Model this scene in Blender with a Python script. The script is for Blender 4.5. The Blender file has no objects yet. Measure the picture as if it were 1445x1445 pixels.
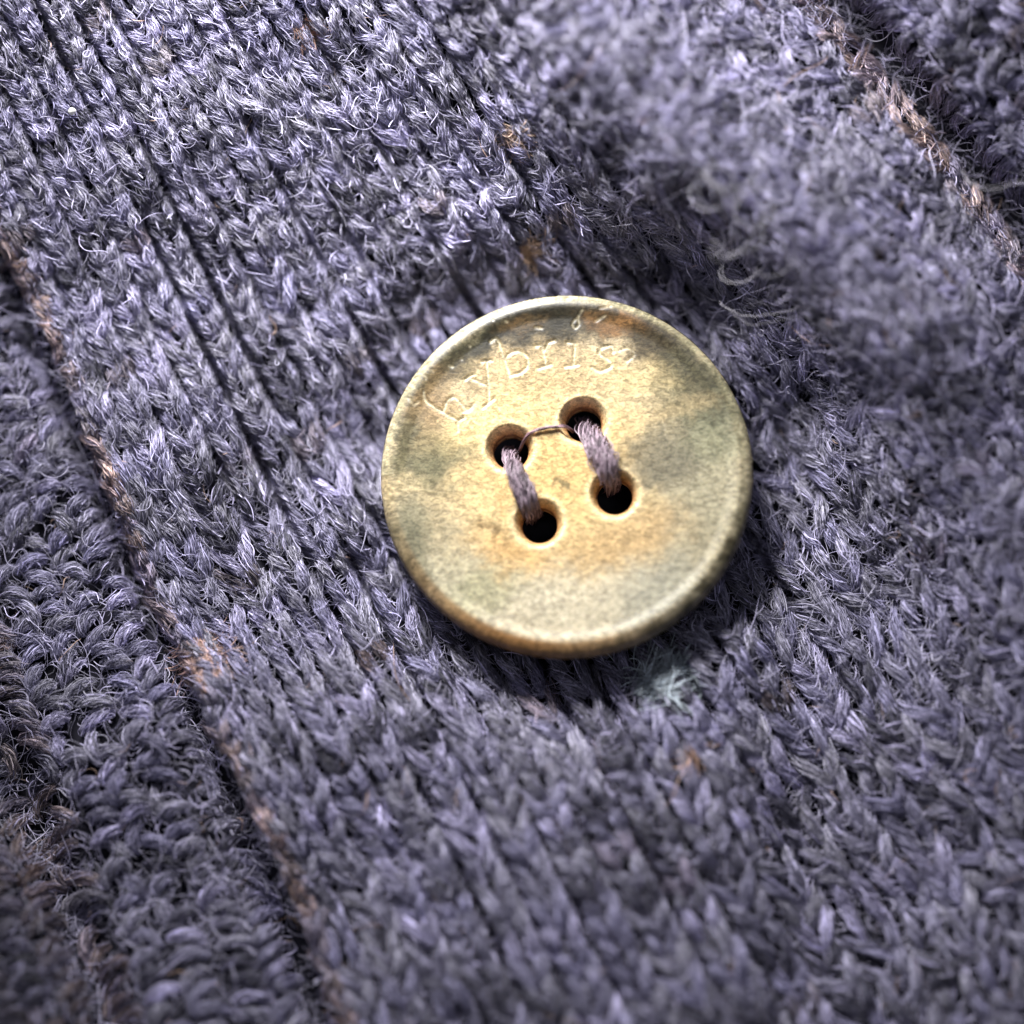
import bpy, bmesh, math
import numpy as np
from mathutils import Vector

# ---------------------------------------------------------------- camera
# 1 unit = 1 cm. Origin = centre of the button's face. Measures "M" are photo measures (265 per cm)
S = 265.0
sc = bpy.context.scene
TILT, AZ, DIST = math.radians(13), math.radians(-72), 9.5
T = Vector((-0.285, -0.222, 0.0))
cdir = Vector((math.sin(TILT)*math.cos(AZ), math.sin(TILT)*math.sin(AZ), math.cos(TILT)))
cpos = T + cdir*DIST
cam_d = bpy.data.cameras.new('camera')
cam = bpy.data.objects.new('camera', cam_d); sc.collection.objects.link(cam); sc.camera = cam
fw = -cdir
right = fw.cross(Vector((0, 1, 0))).normalized()
up = right.cross(fw).normalized()
from mathutils import Matrix
Rm = Matrix((right, up, -fw)).transposed()
cam.matrix_world = Matrix.Translation(cpos) @ Rm.to_4x4()
HALF = 722.5/S
cam_d.angle = 2*math.atan(HALF/DIST)
cam_d.clip_start = 0.1; cam_d.clip_end = 200
cam_d.dof.use_dof = True
cam_d.dof.focus_distance = DIST + 0.18
cam_d.dof.aperture_fstop = 0.080      # 1 unit = 1 cm, so the stop number is 100 times smaller
# ---------------------------------------------------------------- light
w = bpy.data.worlds.new('World'); sc.world = w; w.use_nodes = True
w.node_tree.nodes['Background'].inputs[0].default_value = (0.86, 0.88, 1.0, 1)
w.node_tree.nodes['Background'].inputs[1].default_value = 0.19
def area(name, loc, target, size, power, col):
    l = bpy.data.lights.new(name, 'AREA'); l.shape = 'DISK'; l.size = size; l.spread = math.radians(72); l.energy = power; l.color = col
    o = bpy.data.objects.new(name, l); sc.collection.objects.link(o)
    o.location = loc
    o.rotation_euler = (Vector(target)-Vector(loc)).to_track_quat('-Z', 'Y').to_euler()
    return o
area('window_lamp', (-2.2, 6.5, 5.0), (-0.6, 2.4, 0), 3.8, 600, (1.0, 0.985, 0.965))
sc.view_settings.view_transform = 'Standard'; sc.view_settings.look = 'None'
sc.view_settings.exposure = 0.0; sc.view_settings.gamma = 1.0
sc.cycles.use_denoising = True
sc.cycles.max_bounces = 6; sc.cycles.diffuse_bounces = 3; sc.cycles.glossy_bounces = 2

# ---------------------------------------------------------------- helpers
rng = np.random.default_rng(7)
R_ = np.array(right); U_ = np.array(up); F_ = np.array(fw); C_ = np.array(cpos)
def m2w(px, py, z):
    """surveyed photo position + height -> place in cm"""
    k = 1.0/(S*DIST)
    d = F_[None, :] + ((px-722.5)*k)[:, None]*R_ + ((722.5-py)*k)[:, None]*U_
    t = (z - C_[2])/d[:, 2]
    return C_ + d*t[:, None]
def lattice(seed): return np.random.default_rng(seed).random((256, 256))
_L = {}
def vn(x, y, scale, seed):
    if seed not in _L: _L[seed] = lattice(seed)
    L = _L[seed]
    x = np.asarray(x)/scale+1000; y = np.asarray(y)/scale+1000
    i = np.floor(x).astype(int); j = np.floor(y).astype(int)
    fx = x-i; fy = y-j; fx = fx*fx*(3-2*fx); fy = fy*fy*(3-2*fy)
    g = lambda a, b: L[a % 256, b % 256]
    return (g(i, j)*(1-fx)+g(i+1, j)*fx)*(1-fy)+(g(i, j+1)*(1-fx)+g(i+1, j+1)*fx)*fy - .5
def sstep(a, b, x):
    t = np.clip((x-a)/(b-a), 0, 1); return t*t*(3-2*t)
def gauss(x, s): return np.exp(-(x/s)**2)
def tag(o, label=None, cat=None, group=None, kind=None):
    for k, v in (('label', label), ('category', cat), ('group', group), ('kind', kind)):
        if v: o[k] = v
    return o

# knit lay-out: wales fan out from a far point, s = offset across, r = way along
CX, CY, R0 = -1746.0, -3673.0, 4900.0
PH1 = math.radians(66.5)
def polar(px, py):
    ph = np.arctan2(py-CY, px-CX); return (PH1-ph)*R0, np.hypot(px-CX, py-CY)
def cart(s, r):
    ph = PH1 - s/R0
    return CX+r*np.cos(ph), CY+r*np.sin(ph)
S2 = 1257.0
BX, BY = 800.0, 668.0      # button
def warp(px, py):
    return (px + 26*vn(px, py, 260, 11) + 10*vn(px, py, 90, 12), py + 26*vn(px, py, 260, 13) + 10*vn(px, py, 90, 14))
W0 = 54.0
GRO = {1: .3, 2: .35, 3: .6, 4: 1.0, 5: .9, 6: .7, 7: .35, 8: 1.0, 9: .9, 10: .4, 11: 1.0, 12: .5, 13: .5, 14: .9, 15: .4, 16: .4}
def H(px, py):
    s, r = polar(px, py)
    d = np.hypot(px-BX, py-BY)
    th = np.arctan2(py-BY, px-BX)
    z = -0.14 - 0.25*gauss(d, 320) - 0.11*sstep(400, 262, d) + 0.035*np.sin(7*th+1.3*np.sin(2*th))*gauss(d-290, 70)
    # placket edge gutters
    z = z - 0.19*gauss(s+19, 17) - 0.05*sstep(0, -120, s)
    # grooves between the ribs
    k = np.round(s/W0); off = s-k*W0
    st = np.zeros_like(s)
    for kk, v in GRO.items(): st = np.where(k == kk, v, st)
    live = np.clip(.75+1.3*vn(r, k*977, 75, 22), 0, 1.3)*sstep(6200, 5300, r)
    z = z - 0.105*st*live*gauss(off, 6.0)
    # roll that rises upper right of the button, then drops to the seam
    crest = 955 + 130*sstep(4500, 5150, r) + 30*vn(r, r*0, 300, 21)
    amp = 0.43*sstep(6100, 5100, r)*(.45+.55*sstep(4050, 4500, r))*sstep(262, 430, d)
    z = z + amp*np.exp(-np.abs((s-crest)/np.where(s < crest, 160.0, 150.0))**1.8)
    z = z - 0.34*gauss(s-S2-30, 32) + 0.12*sstep(S2, S2+120, s)
    # falls away towards the lower edge
    z = z - 0.08*sstep(850, 1900, py + 0.2*px) - 0.22*sstep(1010, 1150, px)*sstep(420, 620, py)
    z = z - 0.02*sstep(1850, 2900, px+py)
    # and lifts towards the upper edge
    z = z + 0.74*sstep(600, -350, py) + 0.20*sstep(650, -150, px)*sstep(900, 100, py)
    # lower left brown fold
    z = z - 0.22*gauss(s+262, 34)*sstep(4950, 5150, r)
    z = z + 0.20*sstep(1000, 1600, py)*sstep(500, 0, px)
    z = z + (0.13*vn(px, py, 210, 31) + 0.05*vn(px, py, 80, 32))*sstep(240, 420, d)
    return z

# ---------------------------------------------------------------- materials
def newmat(name):
    m = bpy.data.materials.new(name); m.use_nodes = True
    nt = m.node_tree; b = nt.nodes['Principled BSDF']; return m, nt, b
def wool_mat(name, rough=0.55, spec=0.35):
    m, nt, b = newmat(name)
    a = nt.nodes.new('ShaderNodeAttribute'); a.attribute_name = 'tint'
    hi = nt.nodes.new('ShaderNodeHairInfo')
    ramp = nt.nodes.new('ShaderNodeMapRange'); ramp.inputs['To Min'].default_value = 0.45; ramp.inputs['To Max'].default_value = 2.4
    nt.links.new(hi.outputs['Random'], ramp.inputs['Value'])
    mx = nt.nodes.new('ShaderNodeVectorMath'); mx.operation = 'SCALE'
    nt.links.new(a.outputs['Color'], mx.inputs[0]); nt.links.new(ramp.outputs[0], mx.inputs['Scale'])
    nt.links.new(mx.outputs[0], b.inputs['Base Color'])
    b.inputs['Roughness'].default_value = rough; b.inputs['Specular IOR Level'].default_value = spec
    return m
M_WOOL = wool_mat('wool', 0.5, 0.42)
M_THREAD = wool_mat('sewing_thread', 0.4, 0.5)
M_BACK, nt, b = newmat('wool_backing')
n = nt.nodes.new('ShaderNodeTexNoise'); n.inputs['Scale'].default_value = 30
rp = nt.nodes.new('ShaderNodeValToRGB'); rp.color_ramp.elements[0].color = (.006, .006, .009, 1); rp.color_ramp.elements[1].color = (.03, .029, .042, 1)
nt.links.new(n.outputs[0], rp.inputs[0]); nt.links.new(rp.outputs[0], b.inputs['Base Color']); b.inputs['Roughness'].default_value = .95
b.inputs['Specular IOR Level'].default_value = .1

# ---------------------------------------------------------------- fibres
def curves_obj(name, P, rad, tint, mat, parent):
    """P (n,k,3) fibre points in cm, rad (n,), tint (n,3)"""
    n, k, _ = P.shape
    cu = bpy.data.hair_curves.new(name); cu.add_curves([k]*n)
    cu.points.foreach_set('position', P.astype(np.float32).ravel())
    ra = cu.attributes.get('radius') or cu.attributes.new('radius', 'FLOAT', 'POINT')
    prof = np.ones(k); prof[0] = .5; prof[-1] = .25
    ra.data.foreach_set('value', (rad[:, None]*prof).astype(np.float32).ravel())
    ta = cu.attributes.new('tint', 'FLOAT_COLOR', 'CURVE')
    ta.data.foreach_set('color', np.c_[tint, np.ones(n)].astype(np.float32).ravel())
    cu.materials.append(mat)
    o = bpy.data.objects.new(name, cu); sc.collection.objects.link(o); o.parent = parent
    return o
NAVY = np.array([0.136, 0.129, 0.210]); GREY = np.array([0.170, 0.164, 0.208]); LAV = np.array([0.30, 0.28, 0.42])
BROWN = np.array([0.23, 0.152, 0.13]); TAN = np.array([0.46, 0.32, 0.26]); DARK = np.array([0.022, 0.021, 0.032])

K = 9
def stitch_fibres(paths, px0, tint, nf, yr, spread=1.0):
    """paths (m,Q,3): yarn centre lines (photo measures across x,y ; z in cm). yr yarn radius in M. -> P, rad, tint"""
    m, Q, _ = paths.shape
    N = m*nf
    idx = np.repeat(np.arange(m), nf)
    t0 = rng.uniform(-0.05, 0.6, N); t1 = np.clip(t0 + rng.uniform(0.3, 0.75, N), None, 1.05)
    t = t0[:, None] + (t1-t0)[:, None]*np.linspace(0, 1, K)[None, :]
    tt = np.clip(t, 0, 1)*(Q-1); i0 = np.minimum(tt.astype(int), Q-2); f = tt-i0
    base = paths[idx[:, None], i0]*(1-f)[..., None] + paths[idx[:, None], i0+1]*f[..., None]
    tan = paths[idx[:, None], i0+1]-paths[idx[:, None], i0]
    tl = np.hypot(tan[..., 0], tan[..., 1])+1e-6
    nx, ny = -tan[..., 1]/tl, tan[..., 0]/tl
    rr = yr*np.sqrt(rng.random(N))*spread
    an = rng.uniform(0, 2*np.pi, N)[:, None] + rng.uniform(1.2, 3.2, N)[:, None]*t + 0.6*rng.standard_normal(N)[:, None]*t
    # loose wander
    ph = rng.uniform(0, 6.28, (N, 2)); fr = rng.uniform(1, 4.5, (N, 2)); am = yr*0.38*rng.random((N, 2))
    body = 0.55+0.45*np.sin(np.pi*np.clip(t, 0.0, 1))
    off = rr[:, None]*np.cos(an)*body + am[:, :1]*np.sin(fr[:, :1]*t*3+ph[:, :1])
    oz = rr[:, None]*np.sin(an)*body + am[:, 1:]*np.sin(fr[:, 1:]*t*3+ph[:, 1:])
    # fly-away tips
    fly = (rng.random(N) < 0.07)[:, None]*np.clip(np.linspace(-0.3, 1, K), 0, 1)[None, :]**2
    off = off + fly*rng.normal(0, 1.1, N)[:, None]*yr
    oz = oz + fly*np.abs(rng.normal(0, 1.3, N))[:, None]*yr
    X = base[..., 0]+off*nx; Y = base[..., 1]+off*ny; Z = base[..., 2]+oz/S
    P = m2w(X.ravel(), Y.ravel(), H(X.ravel(), Y.ravel())+Z.ravel()).reshape(N, K, 3)
    rad = 0.0011+0.0017*rng.random(N)**1.3
    c = tint[idx]*rng.uniform(0.75, 1.25, (N, 1))
    k = rng.random(N); c = np.where((k < .12)[:, None], c*1.9+0.02, c); c = np.where((k > .82)[:, None], NAVY*.45+c*.25, c); c = np.where(((k > .5) & (k < .57))[:, None], LAV*1.1, c)
    return P, rad, c

def stitch_tint(x, y, s, r):
    n = len(x); a = rng.random(n)[:, None]
    c = NAVY*(1-a)+GREY*a
    b_ = (rng.random(n) < .12)[:, None]; c = np.where(b_, LAV*.8, c)
    b_ = (rng.random(n) < .13)[:, None]; c = np.where(b_, DARK*1.6, c)
    c = c*rng.uniform(.85, 1.18, n)[:, None]
    m = (rng.random(n) < .022)[:, None]; c = np.where(m, c*.6+BROWN*rng.uniform(.1, .35, n)[:, None], c)
    return c

M2 = 6
def leg_paths(sc_, rc, side, W, P, rot, zj, kind):
    """one leg of each stitch; returns (m,M2,3)"""
    t = np.linspace(0, 1, M2)[None, :]
    if kind == 'knit':
        a = side*W[:, None]*(0.40 - 0.30*t**1.2) ; bb = P[:, None]*(-1.0+1.95*t)
        z = 0.05*np.sin(np.pi*t)**0.8*np.ones_like(a) + 0.015*t
    else:        # purl bump : arc across the wale
        th = np.pi*(0.08+0.84*t)
        a = -W[:, None]*0.52*np.cos(th); bb = -P[:, None]*0.62*np.sin(th)*side
        z = 0.05*np.sin(th)*np.ones_like(a)
    c, s_ = np.cos(rot)[:, None], np.sin(rot)[:, None]
    a, bb = a*c-bb*s_, a*s_+bb*c
    ss = sc_[:, None]+a*1.0; rr = rc[:, None]+bb
    # keep pitch growing with distance from the fan point
    X, Y = cart(ss, rr)
    X, Y = warp(X, Y)
    return np.stack([X, Y, z+zj[:, None]], -1)

def wale(name, s0, W, parent, kind, P=33.0, tintf=None, nf=60, yr=10.5, rough=0.12, brown=0.0, label=None, rlo=3000, rhi=7400):
    phase = rng.random()*P
    rc = [rlo+phase]
    while rc[-1] < rhi: rc.append(rc[-1]+P*(rc[-1]/4700.0)*rng.uniform(.88, 1.12))
    rc = np.array(rc)
    x, y = cart(np.full_like(rc, s0), rc)
    keep = (x > -480) & (x < 1930) & (y > -480) & (y < 1960)
    rc = rc[keep]
    if len(rc) == 0: return None
    x, y = x[keep], y[keep]
    # nothing shows under the button
    k2 = np.hypot(x-BX, y-BY) < 150
    rc, x, y = rc[~k2], x[~k2], y[~k2]
    n = len(rc); out = []
    sj = s0 + rng.normal(0, 2.2, n)
    base_t = stitch_tint(x, y, sj, rc)
    if brown > 0:
        q = np.clip(1.25*brown-(vn(rc, rc*0+s0, 70, 41)+.5)*1.5+rng.normal(0, .12, n), 0, 1)
        col = np.where((rng.random(n) < .25)[:, None], TAN, BROWN)*rng.uniform(.4, 1.0, n)[:, None]; col = col*.8+base_t*.3
        base_t = base_t*(1-q[:, None])+col*q[:, None]
    Wn = np.full(n, W)*rng.uniform(.9, 1.1, n); Pn = P*(rc/4700.0)*rng.uniform(.9, 1.15, n)
    if s0 < -200:      # brown-black yarn of the far edge, with shade darkened into the tint
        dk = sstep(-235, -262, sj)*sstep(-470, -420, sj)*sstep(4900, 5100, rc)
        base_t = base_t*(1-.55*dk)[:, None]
    sides = (-1, 1) if kind == 'knit' else (1,)
    for sd in sides:
        rot = rng.normal(0, rough, n); zj = rng.normal(0, .012, n)
        pth = leg_paths(sj, rc, sd, Wn, Pn, rot, zj, kind)
        out.append(stitch_fibres(pth, x, base_t*rng.uniform(.85, 1.15, n)[:, None], nf, yr))
    Pp = np.concatenate([o[0] for o in out]); ra = np.concatenate([o[1] for o in out]); ti = np.concatenate([o[2] for o in out])
    o = curves_obj(name, Pp, ra, ti, M_WOOL, parent)
    if label: o['label'] = label
    return o

# ---------------------------------------------------------------- the cardigan
cardigan = bpy.data.objects.new('cardigan', None); sc.collection.objects.link(cardigan)
cardigan.location = (0, 0, 0)
tag(cardigan, 'dark navy and grey ribbed wool cardigan knit with brown edge stitches, lying under the button', 'cardigan')
def backing(name, sa, sb, label):
    ns = max(3, int((sb-sa)/11)); rs = np.arange(3000, 7400, 11.0)
    ss = np.linspace(sa, sb, ns)
    A, B = np.meshgrid(ss, rs, indexing='ij'); X, Y = cart(A.ravel(), B.ravel())
    Xw, Yw = warp(X, Y)
    ok = (X > -500) & (X < 1950) & (Y > -500) & (Y < 1980)
    V = m2w(Xw, Yw, H(Xw, Yw)-0.035)
    nr = len(rs); idx = -np.ones(len(X), int); idx[ok] = np.arange(ok.sum())
    i = np.arange(ns-1)[:, None]*nr+np.arange(nr-1)[None, :]
    q = np.stack([i, i+nr, i+nr+1, i+1], -1).reshape(-1, 4)
    q = q[ok[q].all(1)]
    me = bpy.data.meshes.new(name); me.from_pydata(V[ok].tolist(), [], idx[q][:, ::-1].tolist()); me.update()
    me.polygons.foreach_set('use_smooth', [True]*len(me.polygons))
    me.materials.append(M_BACK)
    o = bpy.data.objects.new(name, me); sc.collection.objects.link(o); o.parent = cardigan
    o['label'] = label
    return o
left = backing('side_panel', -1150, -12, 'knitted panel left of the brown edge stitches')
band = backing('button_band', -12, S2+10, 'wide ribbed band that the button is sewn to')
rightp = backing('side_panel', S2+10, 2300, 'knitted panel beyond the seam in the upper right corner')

# button band
wale('edge_stitches', 13, 28, band, 'knit', P=24, brown=1.2, nf=60, yr=7, rough=.3, label='brown and tan edge stitches')
for k in range(0, 23):
    s0 = W0*(k+.5)+2
    if s0 > S2-18: break
    if k == 0: wale('rib', s0+8, 40, band, 'knit', P=29, rough=.25, nf=95, yr=8.5)
    elif k < 17: wale('rib', s0, W0*.98, band, 'knit', P=29, rough=.15 if k < 10 else .24, nf=95, yr=9.5)
    else: wale('rib', s0, W0*.95, band, 'knit', P=24, rough=.42, nf=100, yr=9.0)
wale('edge_stitches', S2-3, 34, band, 'knit', P=22, brown=.9, nf=70, yr=8, rough=.5, label='brown and tan edge stitches')
# left panel
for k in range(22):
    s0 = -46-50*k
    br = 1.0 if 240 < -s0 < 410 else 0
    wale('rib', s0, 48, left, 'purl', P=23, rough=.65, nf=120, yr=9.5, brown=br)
# right panel
for k in range(20):
    wale('rib', S2+62+46*k, 46, rightp, 'knit' if k % 2 else 'purl', P=23, rough=.55, nf=110, yr=9)

# loose fuzz standing over the knit
def fuzz(name, n, parent):
    x = rng.uniform(-450, 1900, n); y = rng.uniform(-450, 1930, n)
    s, r = polar(x, y)
    d = np.hypot(x-BX, y-BY)
    keep = (d > 255)
    keep &= rng.random(n) < (0.5+0.5*gauss(s-1060, 170))*(1+1.1*vn(x, y, 70, 71))
    x, y, s = x[keep], y[keep], s[keep]; n = len(x)
    Kf = 12
    L = rng.gamma(1.3, 24, n)+8
    an = rng.uniform(0, 2*np.pi, n); curl = rng.normal(0, .9, n)*(1+1.6*(rng.random(n) < .15)); c2 = rng.normal(0, .8, n); ph = rng.uniform(0, 6.28, n)
    t = np.linspace(0, 1, Kf)
    A = an[:, None]+curl[:, None]*t+c2[:, None]*np.sin(ph[:, None]+t*5)
    dx = np.cumsum(np.cos(A), 1)*(L/Kf)[:, None]; dy = np.cumsum(np.sin(A), 1)*(L/Kf)[:, None]
    X = x[:, None]+dx; Y = y[:, None]+dy
    hz = rng.gamma(1.6, .018, n)*(1+1.6*gauss(s-1060, 130))
    Z = 0.03+hz[:, None]*np.sin(np.pi*np.clip(t*rng.uniform(.5, 1.1, n)[:, None], 0, 1))
    over = np.hypot(X-BX, Y-BY).min(1) > 262
    P = m2w(X.ravel(), Y.ravel(), (H(X.ravel(), Y.ravel())+Z.ravel())).reshape(n, Kf, 3)
    a = rng.random(n)[:, None]; c = (LAV*a+GREY*1.5*(1-a))*rng.uniform(.6, 1.5, n)[:, None]
    c = np.where((rng.random(n) < .012)[:, None], TAN*.8, c)
    o = curves_obj(name, P[over], (.0006+.0016*rng.random(n)**2)[over], c[over], M_WOOL, parent)
    o['kind'] = 'stuff'
    return o
fuzz('wool_fuzz', 125000, cardigan)

# ---------------------------------------------------------------- the button
button = bpy.data.objects.new('button', None); sc.collection.objects.link(button)
button.location = (0, 0, 0)
tag(button, 'round horn-like four-hole button, cream and olive, engraved with small lettering', 'button')
ox, oy = 0.0, 0.0
def bl(px, py):
    p = m2w(np.atleast_1d(np.asarray(px, float)), np.atleast_1d(np.asarray(py, float)), np.full(np.size(px), 0.0)); return p[:, 0], p[:, 1]
hx, hy = bl([719, 823, 760, 867], [631, 592, 736, 695])
HR, LR = 0.096, 0.138
LET = [
 [(150,610),(165,665),(250,720),(345,775)], [(385,750),(345,775),(345,830)], [(265,715),(285,660),(320,640),(350,665),(395,715)], [(375,720),(405,715),(435,680)],
 [(385,540),(435,510)], [(410,530),(520,580)], [(480,440),(535,430)], [(507,440),(520,580),(520,665)], [(485,700),(520,670),(550,645)],
 [(530,325),(565,310),(600,400),(640,520)], [(612,430),(640,390),(690,380),(735,410),(740,460),(700,500),(640,515)],
 [(785,350),(820,345),(845,460)], [(800,475),(870,455)], [(835,380),(860,330),(892,320)],
 [(965,330),(1010,335),(1000,460)], [(950,468),(1025,455)],
 [(1225,385),(1215,350),(1160,360),(1148,395),(1200,430),(1212,465),(1150,492),(1105,470)],
]
FAINT = [[(1050,150),(1025,190),(1032,225),(1010,250),(992,225),(1010,200),(1025,190)], [(1125,210),(1180,180)], [(1255,375),(1310,365),(1345,400),(1300,440)],
 [(540,203),(545,206)], [(615,213),(625,216)], [(785,245),(820,250)], [(363,422),(368,428)], [(408,350),(414,354)], [(295,462),(315,468)], [(160,520),(165,540)], [(70,650),(95,690),(120,670)], [(195,490),(205,500)], [(1150,140),(1210,130)]]
def smooth(p):
    if len(p) < 4: return p
    o = []
    for i in range(len(p)-1):
        p0, p1, p2, p3 = (np.array(p[max(i-1, 0)]), np.array(p[i]), np.array(p[i+1]), np.array(p[min(i+2, len(p)-1)]))
        for f in (0, .25, .5, .75): o.append(tuple(.5*((2*p1)+(-p0+p2)*f+(2*p0-5*p1+4*p2-p3)*f*f+(-p0+3*p1-3*p2+p3)*f**3)))
    return o+[p[-1]]
def segs(lst):
    o = []
    for pl in lst:
        pl = smooth(pl)
        for (a, b_) in zip(pl[:-1], pl[1:]):
            x, y = bl([560+a[0]/4.014, 560+b_[0]/4.014], [400+a[1]/4.014, 400+b_[1]/4.014])
            o.append((x[0], y[0], x[1], y[1]))
    return o
def dist_segs(X, Y, sg):
    d = np.full(X.shape, 9.0)
    for (x0, y0, x1, y1) in sg:
        vx, vy = x1-x0, y1-y0; L2 = vx*vx+vy*vy+1e-9
        bx0, bx1, by0, by1 = min(x0, x1)-.05, max(x0, x1)+.05, min(y0, y1)-.05, max(y0, y1)+.05
        m = (X > bx0) & (X < bx1) & (Y > by0) & (Y < by1)
        t = np.clip(((X[m]-x0)*vx+(Y[m]-y0)*vy)/L2, 0, 1)
        d[m] = np.minimum(d[m], np.hypot(X[m]-x0-t*vx, Y[m]-y0-t*vy))
    return d
SG, SF = segs(LET), segs(FAINT)
def face_z(x, y):
    r = np.hypot(x, y)
    z = -0.013*(1-sstep(.85, .925, r)) - 0.012*(1-sstep(0, .8, r))
    # rounded outer shoulder
    e = np.clip((r-.925)/.075, 0, 1)
    z = z - 0.062*(1-np.sqrt(np.clip(1-e*e, 0, 1)))
    z = z + 0.002*vn(x*100, y*100, 14, 51)
    for a, b_ in zip(hx, hy):
        d = np.hypot(x-a, y-b_)
        q = np.clip((LR-d)/(LR-HR), 0, 1); z = z - 0.085*q**1.35
    return z
def letter_cut(x, y):
    dl, df = dist_segs(x, y, SG), dist_segs(x, y, SF)
    g = np.clip(1-dl/.0135, 0, 1); g = g*g*(3-2*g)
    f = np.clip(1-df/.012, 0, 1); f = f*f*(3-2*f)
    brk = np.clip(0.9+0.7*vn(x*100, y*100, 4, 55), 0, 1)
    return g*brk, f*.6*brk
def build_face():
    step = 0.0065; n = int(1.0/step)+2
    g = np.arange(-n, n+1)*step
    X, Y = np.meshgrid(g, g, indexing='ij'); sh = X.shape; X = X.ravel().copy(); Y = Y.ravel().copy()
    r = np.hypot(X, Y); ok = r < 1.0+step*.7
    s_ = (r > 1.0-step*.7) & ok; X[s_] /= r[s_]; Y[s_] /= r[s_]
    inh = np.zeros(len(X), bool)
    for a, b_ in zip(hx, hy):
        d = np.hypot(X-a, Y-b_); inh |= d < HR-step*.7
        q = (d >= HR-step*.7) & (d < HR+step*.7)
        X[q] = a+(X[q]-a)/d[q]*HR; Y[q] = b_+(Y[q]-b_)/d[q]*HR
    ok &= ~inh
    g1, g2 = letter_cut(X, Y)
    Z = face_z(np.where(np.hypot(X, Y) > 1, X, X), Y) - 0.010*g1-0.006*g2
    nn = sh[1]; i = np.arange(sh[0]-1)[:, None]*nn+np.arange(nn-1)[None, :]
    q = np.stack([i, i+nn, i+nn+1, i+1], -1).reshape(-1, 4); q = q[ok[q].all(1)]
    idx = -np.ones(len(X), int); used = np.unique(q); idx[used] = np.arange(len(used))
    V = np.c_[X, Y, Z][used]; Fq = idx[q].tolist()
    # rim, side and back, lathed
    NA = 360; th = np.linspace(0, 2*np.pi, NA, endpoint=False)
    prof = [(.9985, float(face_z(np.array([.9985]), np.array([0.]))[0])+.002), (1.0, -.064), (1.001, -.085), (.992, -.12), (.972, -.155), (.93, -.19), (.80, -.20), (.45, -.205)]
    base = len(V); VV = [V]
    for (rr, zz) in prof: VV.append(np.c_[rr*np.cos(th), rr*np.sin(th), np.full(NA, zz)])
    for k in range(len(prof)-1):
        for j in range(NA):
            j2 = (j+1) % NA; Fq.append((base+k*NA+j, base+(k+1)*NA+j, base+(k+1)*NA+j2, base+k*NA+j2))
    base += NA*len(prof)
    NB = 48; tb = np.linspace(0, 2*np.pi, NB, endpoint=False)
    for a, b_ in zip(hx, hy):      # hole walls
        zt = face_z(np.array([a+HR]), np.array([b_]))[0]
        pr = [(HR+.0005, zt+.004), (HR-.001, zt-.02), (HR-.002, -.12), (HR+.004, -.2)]
        for (rr, zz) in pr: VV.append(np.c_[a+rr*np.cos(tb), b_+rr*np.sin(tb), np.full(NB, zz)])
        for k in range(len(pr)-1):
            for j in range(NB):
                j2 = (j+1) % NB; Fq.append((base+k*NB+j, base+k*NB+j2, base+(k+1)*NB+j2, base+(k+1)*NB+j))
        base += NB*len(pr)
    V = np.concatenate(VV)
    me = bpy.data.meshes.new('disc'); me.from_pydata(V.tolist(), [], Fq); me.update()
    me.polygons.foreach_set('use_smooth', [True]*len(me.polygons))
    # horn colouring (linear), blotches where they sit in the horn
    x, y = V[:, 0], V[:, 1]; r = np.hypot(x, y)
    wx = x+.09*vn(x*100, y*100, 12, 61)+.05*vn(x*100, y*100, 4, 62)+.045*vn(x*100, y*100, 1.4, 67); wy = y+.09*vn(x*100, y*100, 12, 63)+.05*vn(x*100, y*100, 4, 64)+.03*vn(x*100, y*100, 1.4, 68)
    C = np.tile(np.array([.47, .405, .27]), (len(V), 1))
    def blot(px, py, sx, sy, rot, col, a):
        nonlocal C
        cx, cy = bl([px], [py]); c, s_ = math.cos(rot), math.sin(rot)
        u = (wx-cx[0])*c+(wy-cy[0])*s_; v = -(wx-cx[0])*s_+(wy-cy[0])*c
        k = a*np.exp(-((u*S/sx)**2+(v*S/sy)**2)**(2.4 if max(col) < .2 else 1.6)); C = C*(1-k[:, None])+np.array(col)*k[:, None]
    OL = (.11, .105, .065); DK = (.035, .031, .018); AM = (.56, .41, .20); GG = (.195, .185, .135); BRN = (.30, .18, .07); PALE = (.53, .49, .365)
    blot(785, 665, 175, 130, 0, (.55, .44, .235), .95); blot(790, 850, 185, 62, 0, PALE, .85); blot(940, 840, 80, 50, .6, (.37, .36, .28), .85); blot(640, 830, 60, 70, 0, (.40, .38, .27), .7)
    blot(1000, 700, 75, 110, 0, (.33, .315, .225), .8); blot(930, 650, 70, 45, .2, GG, .85); blot(985, 560, 70, 60, -.7, (.14, .137, .09), .88)
    blot(600, 640, 62, 55, 0, (.17, .165, .10), .9); blot(575, 745, 50, 50, 0, (.24, .23, .155), .85); blot(565, 690, 40, 16, 0, (.5, .43, .26), .5)
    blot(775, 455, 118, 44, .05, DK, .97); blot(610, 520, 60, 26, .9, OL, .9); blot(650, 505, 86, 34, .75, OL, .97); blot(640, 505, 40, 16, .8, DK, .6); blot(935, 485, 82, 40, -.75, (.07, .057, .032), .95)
    blot(760, 520, 130, 36, 0, (.40, .31, .17), .55); blot(600, 590, 50, 40, .9, (.34, .26, .14), .5)
    blot(1010, 610, 40, 60, 0, (.27, .27, .18), .7); blot(690, 830, 60, 30, .5, (.34, .33, .2), .5)
    blot(700, 476, 50, 22, .45, DK, .85); blot(872, 446, 60, 26, -.25, (.06, .048, .026), .9); blot(992, 548, 36, 60, .5, (.10, .10, .065), .85); blot(575, 590, 22, 50, -.3, (.13, .125, .08), .7); blot(588, 790, 26, 52, .45, (.17, .165, .11), .7)
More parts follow.
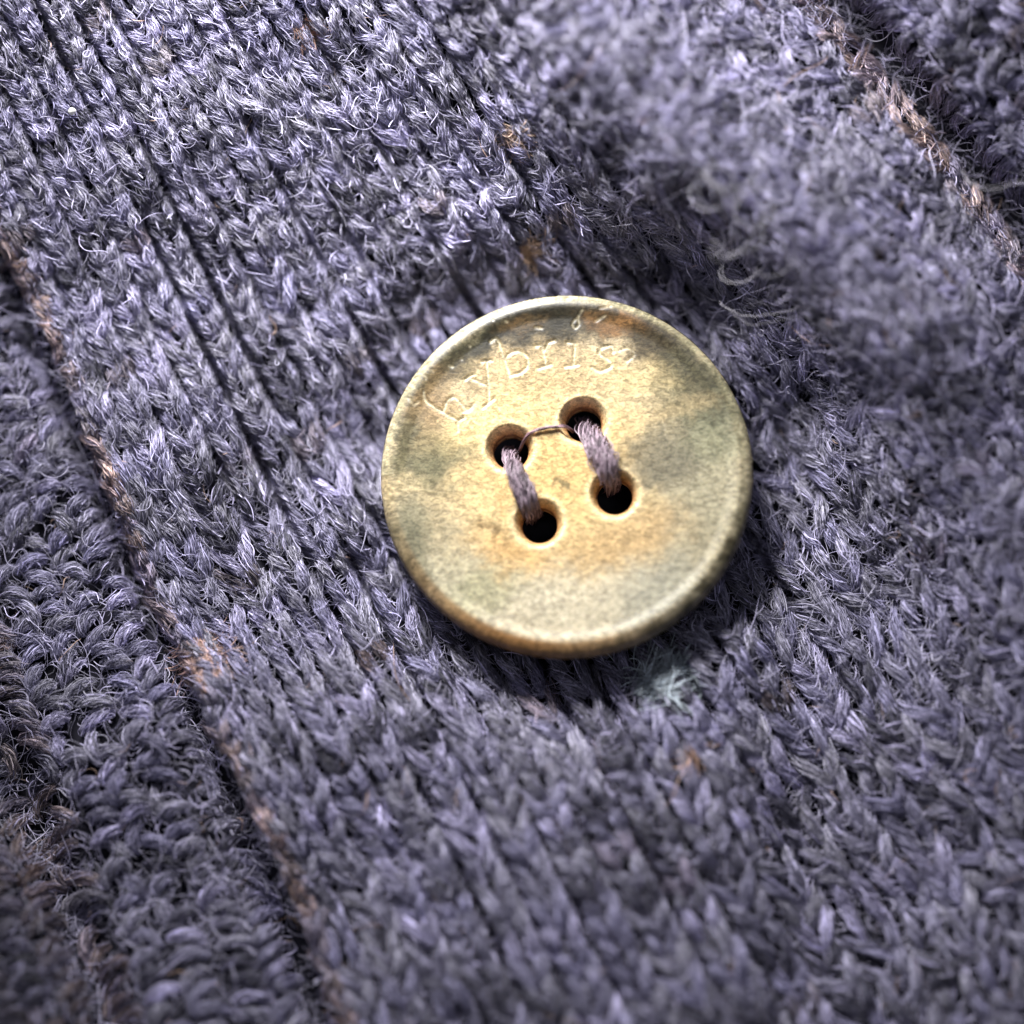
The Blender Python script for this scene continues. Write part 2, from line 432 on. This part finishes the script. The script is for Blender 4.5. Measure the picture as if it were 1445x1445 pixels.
    blot(975, 520, 50, 40, -.8, (.13, .12, .075), .75); blot(868, 458, 40, 18, -.2, (.26, .16, .07), .8); blot(735, 462, 30, 12, .1, (.2, .14, .07), .6); blot(610, 560, 45, 30, .9, (.30, .22, .12), .6)
    blot(790, 660, 90, 80, 0, AM, .55); blot(880, 760, 85, 36, .35, (.45, .33, .175), .6); blot(790, 770, 80, 30, 0, (.50, .37, .19), .45); blot(720, 780, 60, 30, -.5, (.56, .38, .17), .6)
    blot(960, 575, 60, 18, .1, (.50, .41, .24), .45); blot(690, 590, 80, 30, .5, (.66, .54, .29), .6); blot(900, 530, 60, 25, -.2, (.5, .42, .23), .5)
    blot(790, 682, 9, 16, 0, (.20, .17, .09), .9); blot(695, 738, 7, 18, .5, (.24, .17, .08), .7); blot(705, 705, 6, 20, .2, (.5, .34, .16), .5)
    # rim tones
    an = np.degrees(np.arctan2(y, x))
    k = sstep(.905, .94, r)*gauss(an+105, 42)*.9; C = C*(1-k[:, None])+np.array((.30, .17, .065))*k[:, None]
    k = sstep(.915, .945, r)*gauss(an+38, 48)*.95*(.8+.8*vn(x*100, y*100, 4, 66)); k = np.clip(k, 0, 1); C = C*(1-k[:, None])+np.array((.085, .075, .045))*k[:, None]  # dark olive lower right, shade of the side turned from the lamp painted in
    k = sstep(.93, .97, r)*gauss(an-110, 75)*.8; C = C*(1-k[:, None])+np.array((.55, .52, .36))*k[:, None]  # paler upper left, light on the lamp-facing edge painted in
    # radial grain of the turned edge
    st_ = vn(an*3.2, r*30, 1.0, 81)+.6*vn(an*1.1, r*12, 1.0, 82); C = C*(1+.45*sstep(.86, .93, r)*st_)[:, None]
    g1, g2 = letter_cut(x, y)
    k = np.clip(g1*.75+g2*.6, 0, 1)*(V[:, 2] > -.07); C = C*(1-k[:, None])+np.array((.66, .60, .42))*k[:, None]
    # lips of the holes: lit edge painted pale, brown shade painted inside the cone
    for a, b_ in zip(hx, hy):
        d = np.hypot(x-a, y-b_); k = .55*gauss(d-.135, .022); C = C*(1-k[:, None])+np.array((.78, .66, .42))*k[:, None]
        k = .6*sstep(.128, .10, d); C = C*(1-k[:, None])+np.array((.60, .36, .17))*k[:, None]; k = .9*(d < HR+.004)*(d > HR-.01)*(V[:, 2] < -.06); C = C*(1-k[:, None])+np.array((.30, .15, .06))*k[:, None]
    C = np.clip(C, 0.005, 1); C = 0.415*(C/.5)**1.4*np.array([1, 1, 1.12])
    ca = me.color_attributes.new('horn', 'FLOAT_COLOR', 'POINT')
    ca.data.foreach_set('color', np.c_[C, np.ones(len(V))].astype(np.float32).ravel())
    return me
M_HORN, nt, b = newmat('horn')
L = nt.links.new
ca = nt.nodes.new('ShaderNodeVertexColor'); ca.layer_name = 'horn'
tc = nt.nodes.new('ShaderNodeTexCoord')
mp = nt.nodes.new('ShaderNodeMapping'); mp.inputs['Scale'].default_value = (13, 24, 14); mp.inputs['Rotation'].default_value = (0, 0, -.12); L(tc.outputs['Object'], mp.inputs[0])
wn = nt.nodes.new('ShaderNodeTexNoise'); wn.inputs['Scale'].default_value = 2.1; wn.inputs['Detail'].default_value = 4; wn.inputs['Roughness'].default_value = .65; wn.inputs['Distortion'].default_value = .9; L(mp.outputs[0], wn.inputs['Vector'])
r1 = nt.nodes.new('ShaderNodeMapRange'); r1.inputs['From Min'].default_value = .38; r1.inputs['From Max'].default_value = .62; r1.inputs['To Min'].default_value = .62; r1.inputs['To Max'].default_value = 1.42; L(wn.outputs[0], r1.inputs[0])
n2 = nt.nodes.new('ShaderNodeTexNoise'); n2.inputs['Scale'].default_value = 75; n2.inputs['Detail'].default_value = 3; L(tc.outputs['Object'], n2.inputs['Vector'])
r2 = nt.nodes.new('ShaderNodeMapRange'); r2.inputs['From Min'].default_value = .3; r2.inputs['From Max'].default_value = .7; r2.inputs['To Min'].default_value = .82; r2.inputs['To Max'].default_value = 1.2; L(n2.outputs[0], r2.inputs[0])
mu = nt.nodes.new('ShaderNodeMath'); mu.operation = 'MULTIPLY'; L(r1.outputs[0], mu.inputs[0]); L(r2.outputs[0], mu.inputs[1])
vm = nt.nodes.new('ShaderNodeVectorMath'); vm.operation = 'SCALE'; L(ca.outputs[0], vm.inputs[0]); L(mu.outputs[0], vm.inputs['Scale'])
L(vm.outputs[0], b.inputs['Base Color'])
b.inputs['Roughness'].default_value = .38; b.inputs['Specular IOR Level'].default_value = .35
b.inputs['Subsurface Weight'].default_value = .25; b.inputs['Subsurface Radius'].default_value = (.08, .05, .02); b.inputs['Subsurface Scale'].default_value = .5
bp = nt.nodes.new('ShaderNodeBump'); bp.inputs['Strength'].default_value = .12; bp.inputs['Distance'].default_value = .003
L(mu.outputs[0], bp.inputs['Height']); L(bp.outputs[0], b.inputs['Normal'])
rr_ = nt.nodes.new('ShaderNodeMapRange'); rr_.inputs['To Min'].default_value = .26; rr_.inputs['To Max'].default_value = .48; L(wn.outputs[0], rr_.inputs[0]); L(rr_.outputs[0], b.inputs['Roughness'])
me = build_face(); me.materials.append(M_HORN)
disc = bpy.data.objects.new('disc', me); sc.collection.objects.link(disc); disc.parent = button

# thread
def thread(name, pts, zs, width, nf, strands, label=None, tint=(.145, .110, .135)):
    pts = np.array(pts, float); zs = np.array(zs, float)
    u = np.linspace(0, 1, len(pts)); Kt = 22; t = np.linspace(0, 1, Kt)
    # smooth interpolation
    def cr(v):
        out = np.zeros(Kt)
        for i, tt in enumerate(t):
            f = tt*(len(v)-1); k = min(int(f), len(v)-2); f -= k
            p0, p1, p2, p3 = v[max(k-1, 0)], v[k], v[k+1], v[min(k+2, len(v)-1)]
            out[i] = .5*((2*p1)+(-p0+p2)*f+(2*p0-5*p1+4*p2-p3)*f*f+(-p0+3*p1-3*p2+p3)*f**3)
        return out
    X, Y, Z = cr(pts[:, 0]), cr(pts[:, 1]), cr(zs)
    c = np.stack([m2w(X[i:i+1], Y[i:i+1], Z[i:i+1])[0] for i in range(Kt)])
    tg = np.gradient(c, axis=0); tg /= np.linalg.norm(tg, axis=1)[:, None]
    n1 = np.cross(tg, np.array([0.35, -.2, 1])); n1 /= np.linalg.norm(n1, axis=1)[:, None]; n2_ = np.cross(tg, n1)
    P = []; rad = []; ti = []
    for k in range(strands):
        a0 = 2*np.pi*k/strands + rng.uniform(-.4, .4); rs = width*(.70 if strands > 1 else 0)*rng.uniform(.5, 1.2)
        ang = a0+rng.uniform(1.5, 3.0)*t; wob = rng.normal(0, .1, 2)
        cc = c + (rs*np.cos(ang)*1.1)[:, None]*n1 + (rs*.6*np.sin(ang))[:, None]*n2_
        sw = width*(.48 if strands > 1 else 1.0)
        col = np.array(tint)*rng.uniform(.7, 1.35)
        for j in range(nf):
            q = sw*math.sqrt(rng.random()); b0 = rng.uniform(0, 6.28); tw = 8+rng.normal(0, 3)
            an = b0+tw*t
            cu = cc + (q*np.cos(an))[:, None]*n1 + (q*np.sin(an))[:, None]*n2_
            cu = cu + width*.26*np.sin(rng.uniform(6, 26)*t+rng.uniform(0, 6))[:, None]*rng.normal(0, 1, 3)[None, :]
            if rng.random() < .25: cu = cu + (rng.normal(0, width*.4, 3)[None, :]*(np.sin(np.pi*np.clip(t*rng.uniform(1, 2)-rng.uniform(0, .6), 0, 1))**2)[:, None])
            P.append(cu); rad.append(rng.uniform(.0018, .0032)); ti.append(col*rng.uniform(.7, 1.4))
    o = curves_obj(name, np.array(P), np.array(rad), np.array(ti), M_THREAD, button)
    if label: o['label'] = label
    return o
thread('sewing_thread', [(722, 640), (723, 648), (727, 663), (735, 685), (745, 706), (751, 719), (754, 728)], [-.25, -.11, -.01, .012, -.005, -.10, -.25], .041, 90, 5)
thread('sewing_thread', [(830, 600), (833, 609), (841, 627), (850, 647), (858, 664), (862, 675), (864, 685)], [-.25, -.10, .0, .022, .0, -.09, -.25], .051, 90, 6)
thread('thread_strand', [(733, 636), (743, 616), (752, 609), (768, 604), (784, 602), (798, 602), (810, 610)], [-.16, -.05, -.008, -.004, -.006, -.02, -.15], .007, 26, 1, tint=(.16, .10, .12), label='single thin strand running between the two upper holes')

# ---------------------------------------------------------------- bits on the wool
def blob(name, px, py, rx, z, col, label, cat):
    bm = bmesh.new(); bmesh.ops.create_icosphere(bm, subdivisions=3, radius=rx)
    for v in bm.verts:
        n_ = .05*math.sin(v.co.x*190+v.co.y*140)+.04*math.sin(v.co.z*170+v.co.y*210); v.co *= 1+n_
    for f in bm.faces: f.smooth = True
    me = bpy.data.meshes.new(name); bm.to_mesh(me); bm.free()
    m, nt, b = newmat(name); b.inputs['Base Color'].default_value = (*col, 1); b.inputs['Roughness'].default_value = .6
    me.materials.append(m)
    hz = H(np.array([float(px)]), np.array([float(py)]))
    o = bpy.data.objects.new(name, me); sc.collection.objects.link(o); o.location = m2w(np.array([float(px)]), np.array([float(py)]), hz+z)[0]
    tag(o, label, cat); return o
blob('lint_speck', 102, 157, .021, .12, (.85, .85, .82), 'tiny round white speck lying on the wool in the upper left corner', 'lint')

def tuft(name, px, py, L_, wd, ang, n, col, label, zup=.03):
    t = np.linspace(0, 1, K)
    a = ang+rng.normal(0, .4, n); cx = px+rng.normal(0, wd, n); cy = py+rng.normal(0, wd*.8, n); l = L_*rng.uniform(.4, 1.1, n)
    A = a[:, None]+rng.normal(0, 1.2, n)[:, None]*t
    X = cx[:, None]+np.cumsum(np.cos(A), 1)*(l/K)[:, None]; Y = cy[:, None]+np.cumsum(np.sin(A), 1)*(l/K)[:, None]
    Z = zup*rng.random(n)[:, None]+.04+0*X
    P = m2w(X.ravel(), Y.ravel(), H(X.ravel(), Y.ravel())+Z.ravel()).reshape(n, K, 3)
    o = curves_obj(name, P, rng.uniform(.0014, .0028, n), np.array(col)*rng.uniform(.5, 1.4, (n, 1)), M_WOOL, cardigan)
    o['label'] = label; return o
tuft('wool_nep', 918, 970, 60, 15, -.7, 420, (.29, .33, .37), 'pale grey tuft just below the button', .08)
tuft('wool_nep', 972, 1052, 44, 5, 1.3, 90, (.34, .22, .17), 'small rust brown fleck lower right of the button')
tuft('wool_nep', 718, 182, 44, 8, 1.0, 140, (.36, .26, .21), 'small tan fleck above the button')
tuft('wool_nep', 738, 352, 44, 6, .2, 100, (.36, .25, .19), 'thin tan fleck at the upper rim of the button')
tuft('wool_nep', 425, 38, 40, 8, .6, 110, (.36, .22, .18), 'tan fleck near the upper edge')
tuft('wool_nep', 277, 905, 70, 11, 1.15, 260, (.34, .22, .19), 'broad rust brown tuft in the edge stitches')

def stray(name, arcs, parent, label):
    P = []
    for (cx, cy, r, a0, a1, z) in arcs:
        a = np.radians(np.linspace(a0, a1, 24)); rq = r*(1+.10*np.sin(a*2.3+cx)+.05*np.sin(a*5+cy)); X = cx+rq*np.cos(a); Y = cy-rq*np.sin(a)*.94
        P.append(m2w(X, Y, H(X, Y)*0+H(np.full(24, cx*1.), np.full(24, cy*1.))+z+.03*np.sin(a*1.5)))
    P = np.repeat(np.array(P), 2, 0); P = P+rng.normal(0, .004, (len(P), 1, 3))+np.cumsum(rng.normal(0, .0035, P.shape), 1)
    o = curves_obj(name, P, np.full(len(P), .0013), np.tile(np.array([.26, .25, .29]), (len(P), 1)), M_WOOL, parent)
    o['label'] = label; return o
stray('stray_fibre', [(1036, 240, 36, 150, 400, .26), (1033, 243, 41, 170, 330, .25)], cardigan, 'pale curled fibre looping up above the button')
stray('stray_fibre', [(1035, 318, 43, -150, 60, .22), (1030, 325, 40, -140, -20, .21)], cardigan, 'second curled fibre just below the first loop')
stray('stray_fibre', [(1010, 268, 30, 20, 300, .21), (1062, 292, 26, 100, 390, .22), (990, 330, 34, -60, 170, .16), (1048, 372, 30, 180, 420, .15), (1085, 350, 38, -120, 90, .18)], cardigan, 'cluster of very fine curled hairs between the roll and the button')
stray('stray_fibre', [(1075, 400, 62, 205, 325, .12)], cardigan, 'long pale fibre arching beside the upper right rim of the button')
stray('stray_fibre', [(1420, 200, 75, 215, 300, .12)], cardigan, 'blue grey yarn end at the right edge beyond the seam')
